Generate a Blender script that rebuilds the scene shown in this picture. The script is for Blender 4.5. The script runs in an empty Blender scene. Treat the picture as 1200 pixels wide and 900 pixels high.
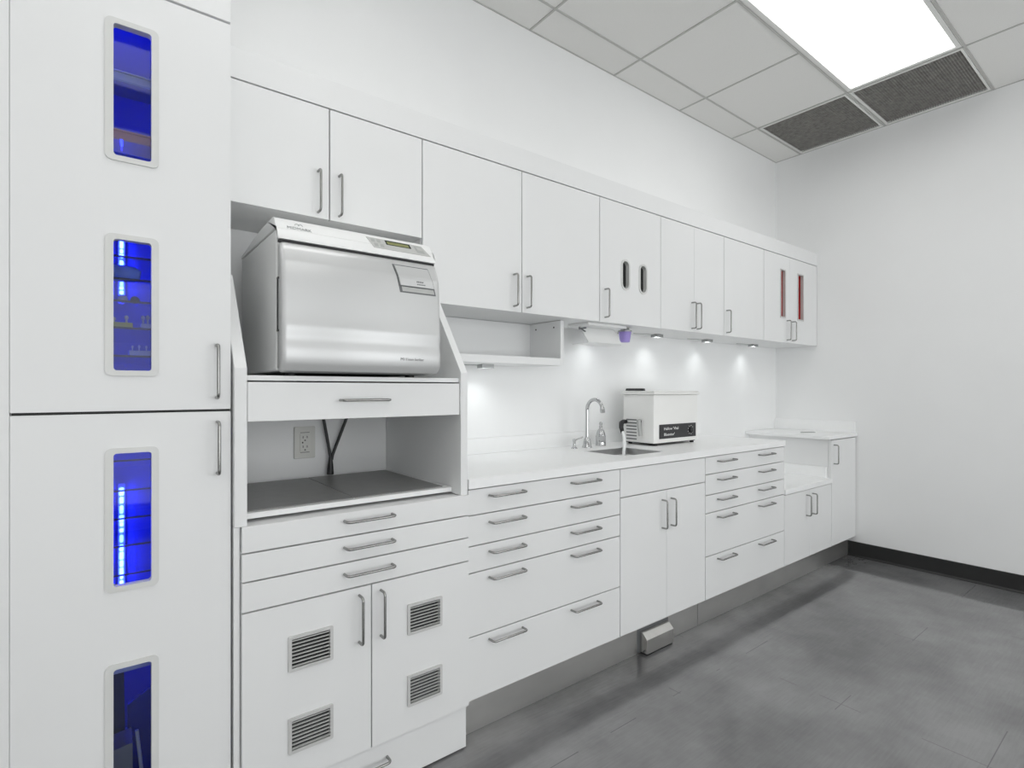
import bpy, bmesh, math, random
from mathutils import Vector, Matrix
random.seed(7)
SC = bpy.context.scene
COL = SC.collection
PI = math.pi
R = math.radians

# ------------------------------------------------------------------ sizes
W = 4.5567          # right wall
CE = 3.2075         # ceiling
YB = -0.610         # base fronts
YS = -0.625         # steriliser unit fronts
YU = -0.330         # wall cabinet fronts
YT = -0.600         # tall cabinet fronts
TH = 0.02           # door thickness
G = 0.0023           # half a gap between fronts

# ------------------------------------------------------------------ materials
def newmat(name):
    m = bpy.data.materials.new(name); m.use_nodes = True
    nt = m.node_tree; nt.nodes.clear()
    out = nt.nodes.new('ShaderNodeOutputMaterial')
    return m, nt, out
def pbr(name, col, rough=0.5, metal=0.0, noise=0.0, nscale=8.0, bump=0.0, bscale=60.0, spec=0.5, coat=0.0, stretch=None, rvar=0.0):
    m, nt, out = newmat(name)
    p = nt.nodes.new('ShaderNodeBsdfPrincipled')
    p.inputs['Base Color'].default_value = (*col, 1); p.inputs['Roughness'].default_value = rough
    p.inputs['Metallic'].default_value = metal; p.inputs['Specular IOR Level'].default_value = spec
    p.inputs['Coat Weight'].default_value = coat; p.inputs['Coat Roughness'].default_value = 0.08
    nt.links.new(p.outputs[0], out.inputs[0])
    tc = nt.nodes.new('ShaderNodeTexCoord'); mp = nt.nodes.new('ShaderNodeMapping')
    nt.links.new(tc.outputs['Object'], mp.inputs[0])
    if stretch: mp.inputs['Scale'].default_value = stretch
    n = nt.nodes.new('ShaderNodeTexNoise'); n.inputs['Scale'].default_value = nscale; n.inputs['Detail'].default_value = 4
    nt.links.new(mp.outputs[0], n.inputs['Vector'])
    if noise > 0:
        r = nt.nodes.new('ShaderNodeMapRange')
        r.inputs['From Min'].default_value = 0.25; r.inputs['From Max'].default_value = 0.75
        r.inputs['To Min'].default_value = 1 - noise; r.inputs['To Max'].default_value = 1 + noise
        nt.links.new(n.outputs['Fac'], r.inputs['Value'])
        mx = nt.nodes.new('ShaderNodeVectorMath'); mx.operation = 'SCALE'
        mx.inputs[0].default_value = col; nt.links.new(r.outputs[0], mx.inputs['Scale'])
        nt.links.new(mx.outputs[0], p.inputs['Base Color'])
    if rvar > 0:
        r = nt.nodes.new('ShaderNodeMapRange'); r.inputs['To Min'].default_value = max(0, rough - rvar); r.inputs['To Max'].default_value = rough + rvar
        r.inputs['From Min'].default_value = 0.3; r.inputs['From Max'].default_value = 0.7
        nt.links.new(n.outputs['Fac'], r.inputs['Value']); nt.links.new(r.outputs[0], p.inputs['Roughness'])
    if bump > 0:
        n2 = nt.nodes.new('ShaderNodeTexNoise'); n2.inputs['Scale'].default_value = bscale; n2.inputs['Detail'].default_value = 3
        nt.links.new(mp.outputs[0], n2.inputs['Vector'])
        b = nt.nodes.new('ShaderNodeBump'); b.inputs['Strength'].default_value = bump; b.inputs['Distance'].default_value = 0.002
        nt.links.new(n2.outputs['Fac'], b.inputs['Height']); nt.links.new(b.outputs[0], p.inputs['Normal'])
    return m
def emit(name, col, strength):
    m, nt, out = newmat(name)
    e = nt.nodes.new('ShaderNodeEmission'); e.inputs[0].default_value = (*col, 1); e.inputs[1].default_value = strength
    nt.links.new(e.outputs[0], out.inputs[0]); return m
def clear(name, tint=(0.96, 0.97, 0.98), refl=0.06, rough=0.02):
    m, nt, out = newmat(name)
    t = nt.nodes.new('ShaderNodeBsdfTransparent'); t.inputs[0].default_value = (*tint, 1)
    g = nt.nodes.new('ShaderNodeBsdfGlossy'); g.inputs['Roughness'].default_value = rough
    fr = nt.nodes.new('ShaderNodeFresnel'); fr.inputs[0].default_value = 1.45
    mul = nt.nodes.new('ShaderNodeMath'); mul.operation = 'MULTIPLY'; mul.inputs[1].default_value = refl / 0.06
    nt.links.new(fr.outputs[0], mul.inputs[0])
    mx = nt.nodes.new('ShaderNodeMixShader'); nt.links.new(mul.outputs[0], mx.inputs[0])
    nt.links.new(t.outputs[0], mx.inputs[1]); nt.links.new(g.outputs[0], mx.inputs[2])
    nt.links.new(mx.outputs[0], out.inputs[0]); return m

M = {}
M['wall'] = pbr('wall_paint', (0.855, 0.86, 0.86), 0.65, noise=0.012, nscale=3, bump=0.15, bscale=220)
M['lam'] = pbr('white_laminate', (0.785, 0.79, 0.79), 0.5, noise=0.008, nscale=4, bump=0.04, bscale=300)
M['inner'] = pbr('cabinet_lining', (0.80, 0.805, 0.805), 0.55, noise=0.01)
M['bluelining'] = pbr('blue_cabinet_lining', (0.30, 0.36, 0.75), 0.5, noise=0.02)  # blue of the LED glow put into the lining colour
M['counter'] = pbr('white_worktop', (0.88, 0.885, 0.885), 0.3, noise=0.01, nscale=30)
M['ceil'] = pbr('ceiling_tile', (0.80, 0.795, 0.775), 0.85, noise=0.05, nscale=500, bump=0.25, bscale=350)
M['tbar'] = pbr('ceiling_bar', (0.80, 0.80, 0.78), 0.5)
M['gridbar'] = pbr('ceiling_grid_bar', (0.50, 0.50, 0.48), 0.5)  # bars darkened to draw the shadow lines of the T-bar grid
M['nickel'] = pbr('brushed_nickel', (0.33, 0.33, 0.32), 0.26, 1.0, noise=0.05, nscale=60)
M['chrome'] = pbr('chrome', (0.55, 0.555, 0.56), 0.06, 1.0)
M['steel'] = pbr('stainless_steel', (0.66, 0.655, 0.64), 0.30, 0.9, noise=0.10, nscale=3.0, stretch=(1, 1, 2.5))
M['sinksteel'] = pbr('sink_steel', (0.45, 0.45, 0.45), 0.28, 1.0, noise=0.08, nscale=40, stretch=(1, 8, 1))
M['boxsteel'] = pbr('bright_steel', (0.68, 0.67, 0.65), 0.22, 1.0, noise=0.06, nscale=12)
M['black'] = pbr('black_plastic', (0.012, 0.012, 0.013), 0.4)
M['rubber'] = pbr('black_rubber', (0.018, 0.018, 0.017), 0.5, noise=0.2, nscale=20)  # black for the painted shade between the tall doors
M['base'] = pbr('black_cove_base', (0.016, 0.016, 0.016), 0.42, noise=0.2, nscale=10)
M['void'] = pbr('dark_cavity', (0.02, 0.02, 0.02), 0.8)  # near-black colour stands in for the shade inside openings
M['trim'] = pbr('light_grey_trim', (0.66, 0.665, 0.65), 0.42, noise=0.02)
M['grill'] = pbr('grille_silver', (0.60, 0.60, 0.59), 0.4, 0.15, noise=0.04)
M['eggcrate'] = pbr('vent_grille', (0.33, 0.32, 0.30), 0.5, 0.1, noise=0.3, nscale=40)
M['mat'] = pbr('grey_mat', (0.24, 0.24, 0.235), 0.4, noise=0.08, nscale=25)
M['plate'] = pbr('outlet_plate', (0.62, 0.62, 0.585), 0.4)
M['silver'] = pbr('silver_paint', (0.60, 0.605, 0.605), 0.30, 0.32, noise=0.01, nscale=4)
M['shell'] = pbr('pale_shell', (0.74, 0.745, 0.74), 0.4, noise=0.012, nscale=5, bump=0.08, bscale=280)
M['panel'] = pbr('grey_panel', (0.50, 0.505, 0.49), 0.45)
M['lcd'] = pbr('lcd_glass', (0.23, 0.24, 0.10), 0.15)
M['lcddark'] = pbr('lcd_edge', (0.03, 0.035, 0.03), 0.2)
M['key'] = pbr('grey_key', (0.40, 0.41, 0.40), 0.45)
M['ink'] = pbr('grey_ink', (0.16, 0.165, 0.17), 0.5)
M['inkpale'] = pbr('pale_ink', (0.30, 0.31, 0.31), 0.5)
M['white'] = pbr('white_plastic', (0.82, 0.825, 0.82), 0.35)
M['paper'] = pbr('white_enamel', (0.84, 0.845, 0.84), 0.3)
M['purple'] = pbr('purple_plastic', (0.36, 0.28, 0.68), 0.35, noise=0.1, nscale=15)
M['hose'] = pbr('milky_hose', (0.86, 0.87, 0.87), 0.2)
M['label'] = pbr('black_label', (0.022, 0.022, 0.024), 0.35)
M['ucsilver'] = pbr('fixture_silver', (0.42, 0.43, 0.43), 0.3, 0.7)
M['cleaner'] = pbr('cleaner_enamel', (0.80, 0.80, 0.785), 0.32, noise=0.01)
M['red'] = pbr('red_plastic', (0.27, 0.008, 0.007), 0.6, noise=0.3, nscale=20, spec=0.15)
M['redtray'] = pbr('coral_tray', (0.95, 0.33, 0.20), 0.4)
M['greytray'] = pbr('grey_tray', (0.62, 0.64, 0.52), 0.35)
M['edge'] = pbr('bronze_edge', (0.10, 0.085, 0.05), 0.4)
M['bluegrey'] = pbr('blue_grey_pouch', (0.58, 0.78, 0.82), 0.4, noise=0.25, nscale=30)
M['yellow'] = pbr('yellow_block', (0.95, 0.82, 0.14), 0.45)
M['ivory'] = pbr('ivory_peg', (0.95, 0.88, 0.55), 0.4)
M['khaki'] = pbr('khaki_card', (0.42, 0.38, 0.22), 0.7, noise=0.1, nscale=12)
M['darkcard'] = pbr('dark_card', (0.10, 0.10, 0.10), 0.6)
M['bluecard'] = pbr('blue_card', (0.06, 0.09, 0.30), 0.55)
M['glass'] = clear('clear_glass', (0.70, 0.75, 0.87), 0.03)
M['shelfglass'] = clear('shelf_glass', (0.90, 0.94, 0.98), 0.004)
M['lamp'] = emit('ceiling_diffuser', (1.0, 1.0, 0.985), 3.3)
M['daylight'] = emit('daylit_frosted_glass', (0.97, 0.99, 1.0), 3.1)  # glow of the added fill panes behind the camera
M['ucled'] = emit('undercabinet_lens', (0.95, 1.0, 1.0), 6.0)
M['blueled'] = emit('blue_led', (0.017, 0.034, 1.0), 130.0)

def floor_mat():
    m, nt, out = newmat('dark_vinyl_floor')
    N = nt.nodes.new; L = nt.links.new
    p = N('ShaderNodeBsdfPrincipled'); L(p.outputs[0], out.inputs[0])
    tc = N('ShaderNodeTexCoord')
    n1 = N('ShaderNodeTexNoise'); n1.inputs['Scale'].default_value = 1.1; n1.inputs['Detail'].default_value = 6; n1.inputs['Roughness'].default_value = 0.6
    L(tc.outputs['Object'], n1.inputs['Vector'])
    mp = N('ShaderNodeMapping'); mp.inputs['Rotation'].default_value = (0, 0, R(38)); mp.inputs['Scale'].default_value = (3, 45, 1)
    L(tc.outputs['Object'], mp.inputs[0])
    n2 = N('ShaderNodeTexNoise'); n2.inputs['Scale'].default_value = 3; n2.inputs['Detail'].default_value = 5
    L(mp.outputs[0], n2.inputs['Vector'])
    ad = N('ShaderNodeMath'); ad.operation = 'MULTIPLY_ADD'; ad.inputs[1].default_value = 0.14
    L(n2.outputs['Fac'], ad.inputs[0]); L(n1.outputs['Fac'], ad.inputs[2])
    cr = N('ShaderNodeValToRGB')
    cr.color_ramp.elements[0].position = 0.42; cr.color_ramp.elements[0].color = (0.10, 0.10, 0.102, 1)
    cr.color_ramp.elements[1].position = 0.72; cr.color_ramp.elements[1].color = (0.235, 0.235, 0.238, 1)
    L(ad.outputs[0], cr.inputs[0])
    # faint tile joints: lines at fixed x and y, broken up by noise
    sx = N('ShaderNodeSeparateXYZ'); L(tc.outputs['Object'], sx.inputs[0])
    def joint(sock, off, step):
        a = N('ShaderNodeMath'); a.operation = 'SUBTRACT'; a.inputs[1].default_value = off; L(sock, a.inputs[0])
        b = N('ShaderNodeMath'); b.operation = 'PINGPONG'; b.inputs[1].default_value = step / 2; L(a.outputs[0], b.inputs[0])
        c = N('ShaderNodeMath'); c.operation = 'LESS_THAN'; c.inputs[1].default_value = 0.0016; L(b.outputs[0], c.inputs[0]); return c.outputs[0]
    jx = joint(sx.outputs[0], 2.37, 0.45); jy = joint(sx.outputs[1], -1.32, 0.45)
    mxm = N('ShaderNodeMath'); mxm.operation = 'MAXIMUM'; L(jx, mxm.inputs[0]); L(jy, mxm.inputs[1])
    n3 = N('ShaderNodeTexNoise'); n3.inputs['Scale'].default_value = 2.2; L(tc.outputs['Object'], n3.inputs['Vector'])
    g = N('ShaderNodeMath'); g.operation = 'GREATER_THAN'; g.inputs[1].default_value = 0.57; L(n3.outputs['Fac'], g.inputs[0])
    mu = N('ShaderNodeMath'); mu.operation = 'MULTIPLY'; L(mxm.outputs[0], mu.inputs[0]); L(g.outputs[0], mu.inputs[1])
    mu2 = N('ShaderNodeMath'); mu2.operation = 'MULTIPLY'; mu2.inputs[1].default_value = 0.45; L(mu.outputs[0], mu2.inputs[0])
    mix = N('ShaderNodeMix'); mix.data_type = 'RGBA'; L(mu2.outputs[0], mix.inputs['Factor'])
    L(cr.outputs[0], mix.inputs['A']); mix.inputs['B'].default_value = (0.015, 0.015, 0.015, 1)
    L(mix.outputs['Result'], p.inputs['Base Color'])
    rr = N('ShaderNodeMapRange'); rr.inputs['From Min'].default_value = 0.35; rr.inputs['From Max'].default_value = 0.9
    rr.inputs['To Min'].default_value = 0.06; rr.inputs['To Max'].default_value = 0.17
    L(ad.outputs[0], rr.inputs['Value']); L(rr.outputs[0], p.inputs['Roughness'])
    b = N('ShaderNodeBump'); b.inputs['Strength'].default_value = 0.03; b.inputs['Distance'].default_value = 0.0005
    L(n2.outputs['Fac'], b.inputs['Height']); L(b.outputs[0], p.inputs['Normal'])
    p.inputs['IOR'].default_value = 1.72
    return m
M['floor'] = floor_mat()

# ------------------------------------------------------------------ mesh builder
class MB:
    def __init__(s): s.bm = bmesh.new(); s.smooth = False
    def _add(s, bm2, mat=None):
        if mat is not None: bmesh.ops.transform(bm2, matrix=mat, verts=bm2.verts)
        me = bpy.data.meshes.new('t'); bm2.to_mesh(me); bm2.free(); s.bm.from_mesh(me); bpy.data.meshes.remove(me); return s
    def box(s, x0, x1, y0, y1, z0, z1, r=0.0, seg=2, mat=None):
        x0, x1 = sorted((x0, x1)); y0, y1 = sorted((y0, y1)); z0, z1 = sorted((z0, z1))
        b = bmesh.new(); bmesh.ops.create_cube(b, size=1)
        for v in b.verts: v.co = Vector(((x0 + x1) / 2 + v.co.x * (x1 - x0), (y0 + y1) / 2 + v.co.y * (y1 - y0), (z0 + z1) / 2 + v.co.z * (z1 - z0)))
        if r > 0: bmesh.ops.bevel(b, geom=b.edges[:], offset=r, segments=seg, affect='EDGES', profile=0.5)
        return s._add(b, mat)
    def prism(s, pts, axis, a0, a1, r=0.0, seg=2, mat=None, sel=None):
        """pts: 2D outline; axis 'x': pts are (y,z); 'y': (x,z); 'z': (x,y)"""
        b = bmesh.new()
        def mk(p, a): return {'x': (a, p[0], p[1]), 'y': (p[0], a, p[1]), 'z': (p[0], p[1], a)}[axis]
        A = [b.verts.new(mk(p, a0)) for p in pts]; B = [b.verts.new(mk(p, a1)) for p in pts]
        n = len(pts)
        fa = b.faces.new(A); fb = b.faces.new(B[::-1])
        for i in range(n): b.faces.new((A[i], B[i], B[(i + 1) % n], A[(i + 1) % n]))
        bmesh.ops.recalc_face_normals(b, faces=b.faces[:])
        if r > 0:
            eds = [e for e in set(fa.edges) | set(fb.edges)] if sel == 'ends' else b.edges[:]
            bmesh.ops.bevel(b, geom=eds, offset=r, segments=seg, affect='EDGES', profile=0.5)
        return s._add(b, mat)
    def tube(s, pts, rad, n=10, cap=True, mat=None):
        pts = [Vector(p) for p in pts]; rads = rad if isinstance(rad, (list, tuple)) else [rad] * len(pts)
        b = bmesh.new(); rings = []
        t0 = (pts[1] - pts[0]).normalized()
        ref = Vector((0, 0, 1)) if abs(t0.z) < 0.9 else Vector((1, 0, 0))
        u = t0.cross(ref).normalized()
        for i, p in enumerate(pts):
            t = (pts[min(i + 1, len(pts) - 1)] - pts[max(i - 1, 0)]).normalized()
            u = (u - t * u.dot(t)).normalized(); v = t.cross(u)
            rings.append([b.verts.new(p + (u * math.cos(2 * PI * k / n) + v * math.sin(2 * PI * k / n)) * rads[i]) for k in range(n)])
        for i in range(len(rings) - 1):
            for k in range(n): b.faces.new((rings[i][k], rings[i][(k + 1) % n], rings[i + 1][(k + 1) % n], rings[i + 1][k]))
        if cap: b.faces.new(rings[0][::-1]); b.faces.new(rings[-1])
        bmesh.ops.recalc_face_normals(b, faces=b.faces[:])
        return s._add(b, mat)
    def lathe(s, prof, c=(0, 0, 0), n=28, mat=None):
        b = bmesh.new(); rings = []
        for r, z in prof:
            rings.append([b.verts.new((c[0] + max(r, 1e-4) * math.cos(2 * PI * k / n), c[1] + max(r, 1e-4) * math.sin(2 * PI * k / n), c[2] + z)) for k in range(n)])
        for i in range(len(rings) - 1):
            for k in range(n): b.faces.new((rings[i][k], rings[i][(k + 1) % n], rings[i + 1][(k + 1) % n], rings[i + 1][k]))
        b.faces.new(rings[0][::-1]); b.faces.new(rings[-1])
        bmesh.ops.recalc_face_normals(b, faces=b.faces[:])
        return s._add(b, mat)
    def ball(s, c, r, sc=(1, 1, 1), mat=None):
        b = bmesh.new(); bmesh.ops.create_uvsphere(b, u_segments=20, v_segments=12, radius=r)
        for v in b.verts: v.co = Vector((c[0] + v.co.x * sc[0], c[1] + v.co.y * sc[1], c[2] + v.co.z * sc[2]))
        return s._add(b, mat)
    def plate(s, a, bb, holes, c0, c1, plane='xz'):
        """flat plate with rectangular holes; a=(a0,a1) b=(b0,b1) extents in plane, thickness c0..c1 across it"""
        us = sorted(set([a[0], a[1]] + [h[0] for h in holes] + [h[1] for h in holes]))
        vs = sorted(set([bb[0], bb[1]] + [h[2] for h in holes] + [h[3] for h in holes]))
        def inh(u, v): return any(h[0] < u < h[1] and h[2] < v < h[3] for h in holes)
        b = bmesh.new(); vd = {}
        def V(i, j, c):
            k = (i, j, c)
            if k not in vd:
                u, v, w = us[i], vs[j], (c0, c1)[c]
                vd[k] = b.verts.new({'xz': (u, w, v), 'xy': (u, v, w), 'yz': (w, u, v)}[plane])
            return vd[k]
        solid = {(i, j) for i in range(len(us) - 1) for j in range(len(vs) - 1) if not inh((us[i] + us[i + 1]) / 2, (vs[j] + vs[j + 1]) / 2)}
        for i, j in solid:
            for c in (0, 1): b.faces.new([V(i, j, c), V(i + 1, j, c), V(i + 1, j + 1, c), V(i, j + 1, c)])
            for di, dj, e in ((-1, 0, ((i, j), (i, j + 1))), (1, 0, ((i + 1, j), (i + 1, j + 1))), (0, -1, ((i, j), (i + 1, j))), (0, 1, ((i, j + 1), (i + 1, j + 1)))):
                if (i + di, j + dj) not in solid:
                    (p, q), (r_, t) = e; b.faces.new([V(p, q, 0), V(r_, t, 0), V(r_, t, 1), V(p, q, 1)])
        bmesh.ops.recalc_face_normals(b, faces=b.faces[:])
        return s._add(b)
    def ring(s, outer, inner, axis, a0, a1, mat=None):
        """frame between two outlines with the same number of points, extruded"""
        b = bmesh.new(); n = len(outer)
        def mk(p, a): return {'x': (a, p[0], p[1]), 'y': (p[0], a, p[1]), 'z': (p[0], p[1], a)}[axis]
        O0 = [b.verts.new(mk(p, a0)) for p in outer]; O1 = [b.verts.new(mk(p, a1)) for p in outer]
        I0 = [b.verts.new(mk(p, a0)) for p in inner]; I1 = [b.verts.new(mk(p, a1)) for p in inner]
        for i in range(n):
            j = (i + 1) % n
            b.faces.new((O0[i], O0[j], I0[j], I0[i])); b.faces.new((O1[i], O1[j], I1[j], I1[i]))
            b.faces.new((O0[i], O0[j], O1[j], O1[i])); b.faces.new((I0[i], I0[j], I1[j], I1[i]))
        bmesh.ops.recalc_face_normals(b, faces=b.faces[:])
        return s._add(b, mat)
    def build(s, name, mat, parent=None, smooth=False):
        me = bpy.data.meshes.new(name); s.bm.to_mesh(me); s.bm.free()
        me.materials.append(M[mat] if isinstance(mat, str) else mat)
        o = bpy.data.objects.new(name, me); COL.objects.link(o)
        if smooth:
            for p in me.polygons: p.use_smooth = True
            try: me.set_sharp_from_angle(angle=R(40))
            except Exception: pass
        if parent is not None:
            o.parent = parent
            o.location = -world_loc(parent)
        return o
def world_loc(o):
    v = Vector((0, 0, 0))
    while o is not None: v += Vector(o.location); o = o.parent
    return v
def rrect(x0, x1, z0, z1, r, n=6):
    pts = []
    for cx, cz, a in ((x1 - r, z1 - r, 0), (x0 + r, z1 - r, 90), (x0 + r, z0 + r, 180), (x1 - r, z0 + r, 270)):
        for k in range(n + 1): t = R(a + 90 * k / n); pts.append((cx + r * math.cos(t), cz + r * math.sin(t)))
    return pts
def tag(o, label=None, cat=None, group=None, kind=None):
    if label: o['label'] = label
    if cat: o['category'] = cat
    if group: o['group'] = group
    if kind: o['kind'] = kind
    return o
def thing(name, loc, label, cat, group=None):
    o = bpy.data.objects.new(name, None); COL.objects.link(o); o.empty_display_size = 0.1
    o.location = loc; return tag(o, label, cat, group)
def text(name, body, size, mat, parent, loc, rot=(PI / 2, 0, 0), ext=0.0003, align='LEFT', sx=1.0):
    c = bpy.data.curves.new(name, 'FONT'); c.body = body; c.size = size; c.extrude = ext; c.align_x = align
    tmp = bpy.data.objects.new('tmp', c)
    me = bpy.data.meshes.new_from_object(tmp); bpy.data.objects.remove(tmp); bpy.data.curves.remove(c)
    from mathutils import Euler
    me.transform(Matrix.Translation(Vector(loc)) @ Euler(rot).to_matrix().to_4x4() @ Matrix.Diagonal((sx, 1, 1, 1)))
    me.materials.clear(); me.materials.append(M[mat]); me.name = name
    o = bpy.data.objects.new(name, me); COL.objects.link(o); o.parent = parent; o.location = -world_loc(parent)
    return o
def pull(parent, a, b, out=0.032, r=0.0042):
    """bent wire pull between two points on a front facing -Y"""
    a = Vector(a); b = Vector(b); d = (b - a).normalized(); o = Vector((0, -1, 0)); pts = [a]
    k = 0.011
    for c, u, v in ((a + o * out, o, d), (b + o * out, d, -o)):
        for i in range(6):
            t = R(90 * i / 5)
            pts.append(c - u * k * (1 - math.sin(t)) + v * k * (1 - math.cos(t)))
    pts.append(b)
    return MB().tube(pts, r, 10).build('handle', 'nickel', parent, True)
def vpull(parent, x, z0, z1, y): return pull(parent, (x, y, z0), (x, y, z1))
def hpull(parent, xc, z, y, w=0.157): return pull(parent, (xc - w / 2, y, z), (xc + w / 2, y, z))
def front(name, parent, x0, x1, z0, z1, y, g=G, holes=(), gl=None, gr=None):
    mb = MB(); gl = g if gl is None else gl; gr = g if gr is None else gr; x0 += gl - g; x1 -= gr - g
    if holes: mb.plate((x0 + g, x1 - g), (z0 + g, z1 - g), list(holes), y, y + TH)
    else: mb.box(x0 + g, x1 - g, y, y + TH, z0 + g, z1 - g, 0.0012, 2)
    return mb.build(name, 'lam', parent)
def carcass(mb, x0, x1, yf, yb, z0, z1, t=0.018, back=True):
    mb.box(x0, x0 + t, yf, yb, z0, z1); mb.box(x1 - t, x1, yf, yb, z0, z1)
    mb.box(x0 + t, x1 - t, yf, yb, z0, z0 + t); mb.box(x0 + t, x1 - t, yf, yb, z1 - t, z1)
    if back: mb.box(x0 + t, x1 - t, yb - 0.012, yb, z0 + t, z1 - t)
    return mb

# ================================================================== THE SETTING
RX0, RY0 = -2.6, -5.2
tag(MB().box(RX0 - .1, W + .1, RY0 - .1, .1, -.1, 0).build('floor', 'floor'), kind='structure')
tag(MB().box(RX0, W, 0, .1, 0, CE + .25).build('wall_back', 'wall'), kind='structure')
tag(MB().box(W, W + .1, RY0, .1, 0, CE + .25).build('wall_right', 'wall'), kind='structure')
tag(MB().box(RX0 - .1, RX0, RY0, .1, 0, CE + .25).build('wall_left', 'wall'), kind='structure')
FILL_WIN = [(-1.3, 1.2, .12, 2.35), (1.8, 4.3, .12, 2.35)]      # glowing windows added as fill light, unseen behind the camera
tag(MB().plate((RX0, W), (0, CE + .25), FILL_WIN, RY0 - .1, RY0, 'xz').build('wall_front', 'wall'), kind='structure')
for i, (a, b, z0, z1) in enumerate(FILL_WIN):
    f = MB(); xm = (a + b) / 2
    f.plate((a + .001, b - .001), (z0 + .001, z1 - .001), [(a + .05, xm - .025, z0 + .05, z1 - .05), (xm + .025, b - .05, z0 + .05, z1 - .05)], RY0 - .08, RY0 - .02, 'xz')
    wf = tag(f.build('window_%d' % (i + 1), 'tbar'), kind='structure')
    for q0, q1 in ((a + .05, xm - .025), (xm + .025, b - .05)):
        MB().box(q0 + .0005, q1 - .0005, RY0 - .06, RY0 - .055, z0 + .0505, z1 - .0505).build('frosted_pane', 'daylight', wf)
# lights and vents sit in openings of the suspended ceiling
CX = [3.8500 - 0.6735 * k for k in range(10)]          # cross bars
CY = [-0.205 - 0.598 * k for k in range(9)]            # main bars
BW = 0.011; GW = 0.0055
lights = [(2.503, 3.850), (-0.191, 1.156), (-2.21, -0.864)]
light_rows = [(CY[2], CY[1]), (CY[5], CY[4]), (CY[7], CY[6])]
LH = [(a + BW, b - BW, y0 + BW, y1 - BW) for (y0, y1) in light_rows for (a, b) in lights]
VX0, VX1 = 3.850, W - 0.012
VH = [(VX0 + BW, VX1 - BW, CY[1] + BW, CY[0] - BW), (VX0 + BW, VX1 - BW, CY[2] + BW, CY[1] - BW)]
tag(MB().plate((RX0, W), (RY0, 0), LH + VH, CE, CE + .02, 'xy').build('ceiling', 'ceil'), kind='structure')
mb = MB()
def inhole(x0, x1, y0, y1):
    return any(h[0] < (x0 + x1) / 2 < h[1] and h[2] < (y0 + y1) / 2 < h[3] for h in LH + VH)
for y in CY: mb.box(RX0, W, y - GW, y + GW, CE - .004, CE)
for x in CX:
    ys = [0] + CY + [RY0]
    for k in range(len(ys) - 1):
        if not inhole(x - BW, x + BW, ys[k + 1], ys[k]) and x > RX0: mb.box(x - GW, x + GW, ys[k + 1] + GW, ys[k] - (GW if k else 0), CE - .004, CE)
mb.box(RX0, W, -.006, 0, CE - .004, CE); mb.box(W - .006, W, RY0, -.006, CE - .004, CE)
tag(mb.build('ceiling_grid', 'gridbar'), kind='structure')  # dark grey stands in for the shadow along bars and wall edges
tag(MB().prism([(0, 0), (-.016, 0), (-.016, .004), (-.006, .014), (-.005, .108), (-.003, .112), (0, .112)], 'y', RY0, -.555,
    mat=Matrix.Translation((W, 0, 0))).build('baseboard_right', 'base'), kind='structure')
tag(MB().box(.2835, W, -.3325, -.001, 2.2632, 2.362, .0006).build('trim_1', 'lam'), kind='structure')         # board above the wall cabinets
tag(MB().box(-.75, -.1575, YT + .001, -.001, 0, CE - .006, .001).build('trim_2', 'lam'), kind='structure')    # filler beside the tall cabinet

LBL = ['ceiling light panel above the worktop, nearest the dark vents', 'ceiling light panel above the tall cabinet end of the worktop', 'ceiling light panel beyond the tall cabinet, at the left of the row']
k = 0
for ri, (y0, y1) in enumerate(light_rows):
    for ci, (a, b) in enumerate(lights):
        lab = 'large glowing white ' + LBL[ci] if ri == 0 else 'glowing white ceiling light panel in the %s row behind the camera, %s' % (('first', 'second')[ri - 1], ('by the right wall', 'in the middle', 'on the left')[ci])
        t = thing('ceiling_light', ((a + b) / 2, (y0 + y1) / 2, CE), lab, 'ceiling light', 'recessed ceiling light panels')
        x0, x1, q0, q1 = a + BW + .001, b - BW - .001, y0 + BW + .001, y1 - BW - .001
        f = MB().plate((x0, x1), (q0, q1), [(x0 + .022, x1 - .022, q0 + .022, q1 - .022)], CE - .003, CE + .012, 'xy')
        f.build('frame', 'tbar', t)
        MB().box(x0 + .021, x1 - .021, q0 + .021, q1 - .021, CE + .004, CE + .009).build('diffuser', 'lamp', t)
for i, h in enumerate(VH):
    lab = ('dark egg-crate ceiling vent nearest the cabinet wall', 'dark egg-crate ceiling vent against the end of the light panel')[i]
    t = thing('ceiling_vent', ((h[0] + h[1]) / 2, (h[2] + h[3]) / 2, CE), lab, 'vent', 'return air vents in the ceiling')
    x0, x1, y0, y1 = h[0] + .001, h[1] - .001, h[2] + .001, h[3] - .001
    MB().plate((x0, x1), (y0, y1), [(x0 + .012, x1 - .012, y0 + .012, y1 - .012)], CE - .004, CE + .014, 'xy').build('frame', 'tbar', t)
    mb = MB(); nx = int((x1 - x0 - .024) / .0135); ny = int((y1 - y0 - .024) / .0135)
    for q in range(1, nx): mb.box(x0 + .012 + q * .0135 - .0011, x0 + .012 + q * .0135 + .0011, y0 + .012, y1 - .012, CE, CE + .012)
    for q in range(1, ny): mb.box(x0 + .012, x1 - .012, y0 + .012 + q * .0135 - .0011, y0 + .012 + q * .0135 + .0011, CE + .0005, CE + .0125)
    mb.build('grille', 'eggcrate', t)
    p = MB(); p.box(x0, x1, y0, y1, CE + .10, CE + .105)
    p.box(x0, x0 + .004, y0, y1, CE + .021, CE + .1); p.box(x1 - .004, x1, y0, y1, CE + .021, CE + .1)
    p.box(x0 + .004, x1 - .004, y0, y0 + .004, CE + .021, CE + .1); p.box(x0 + .004, x1 - .004, y1 - .004, y1, CE + .021, CE + .1)
    p.build('plenum', 'void', t)

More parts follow.
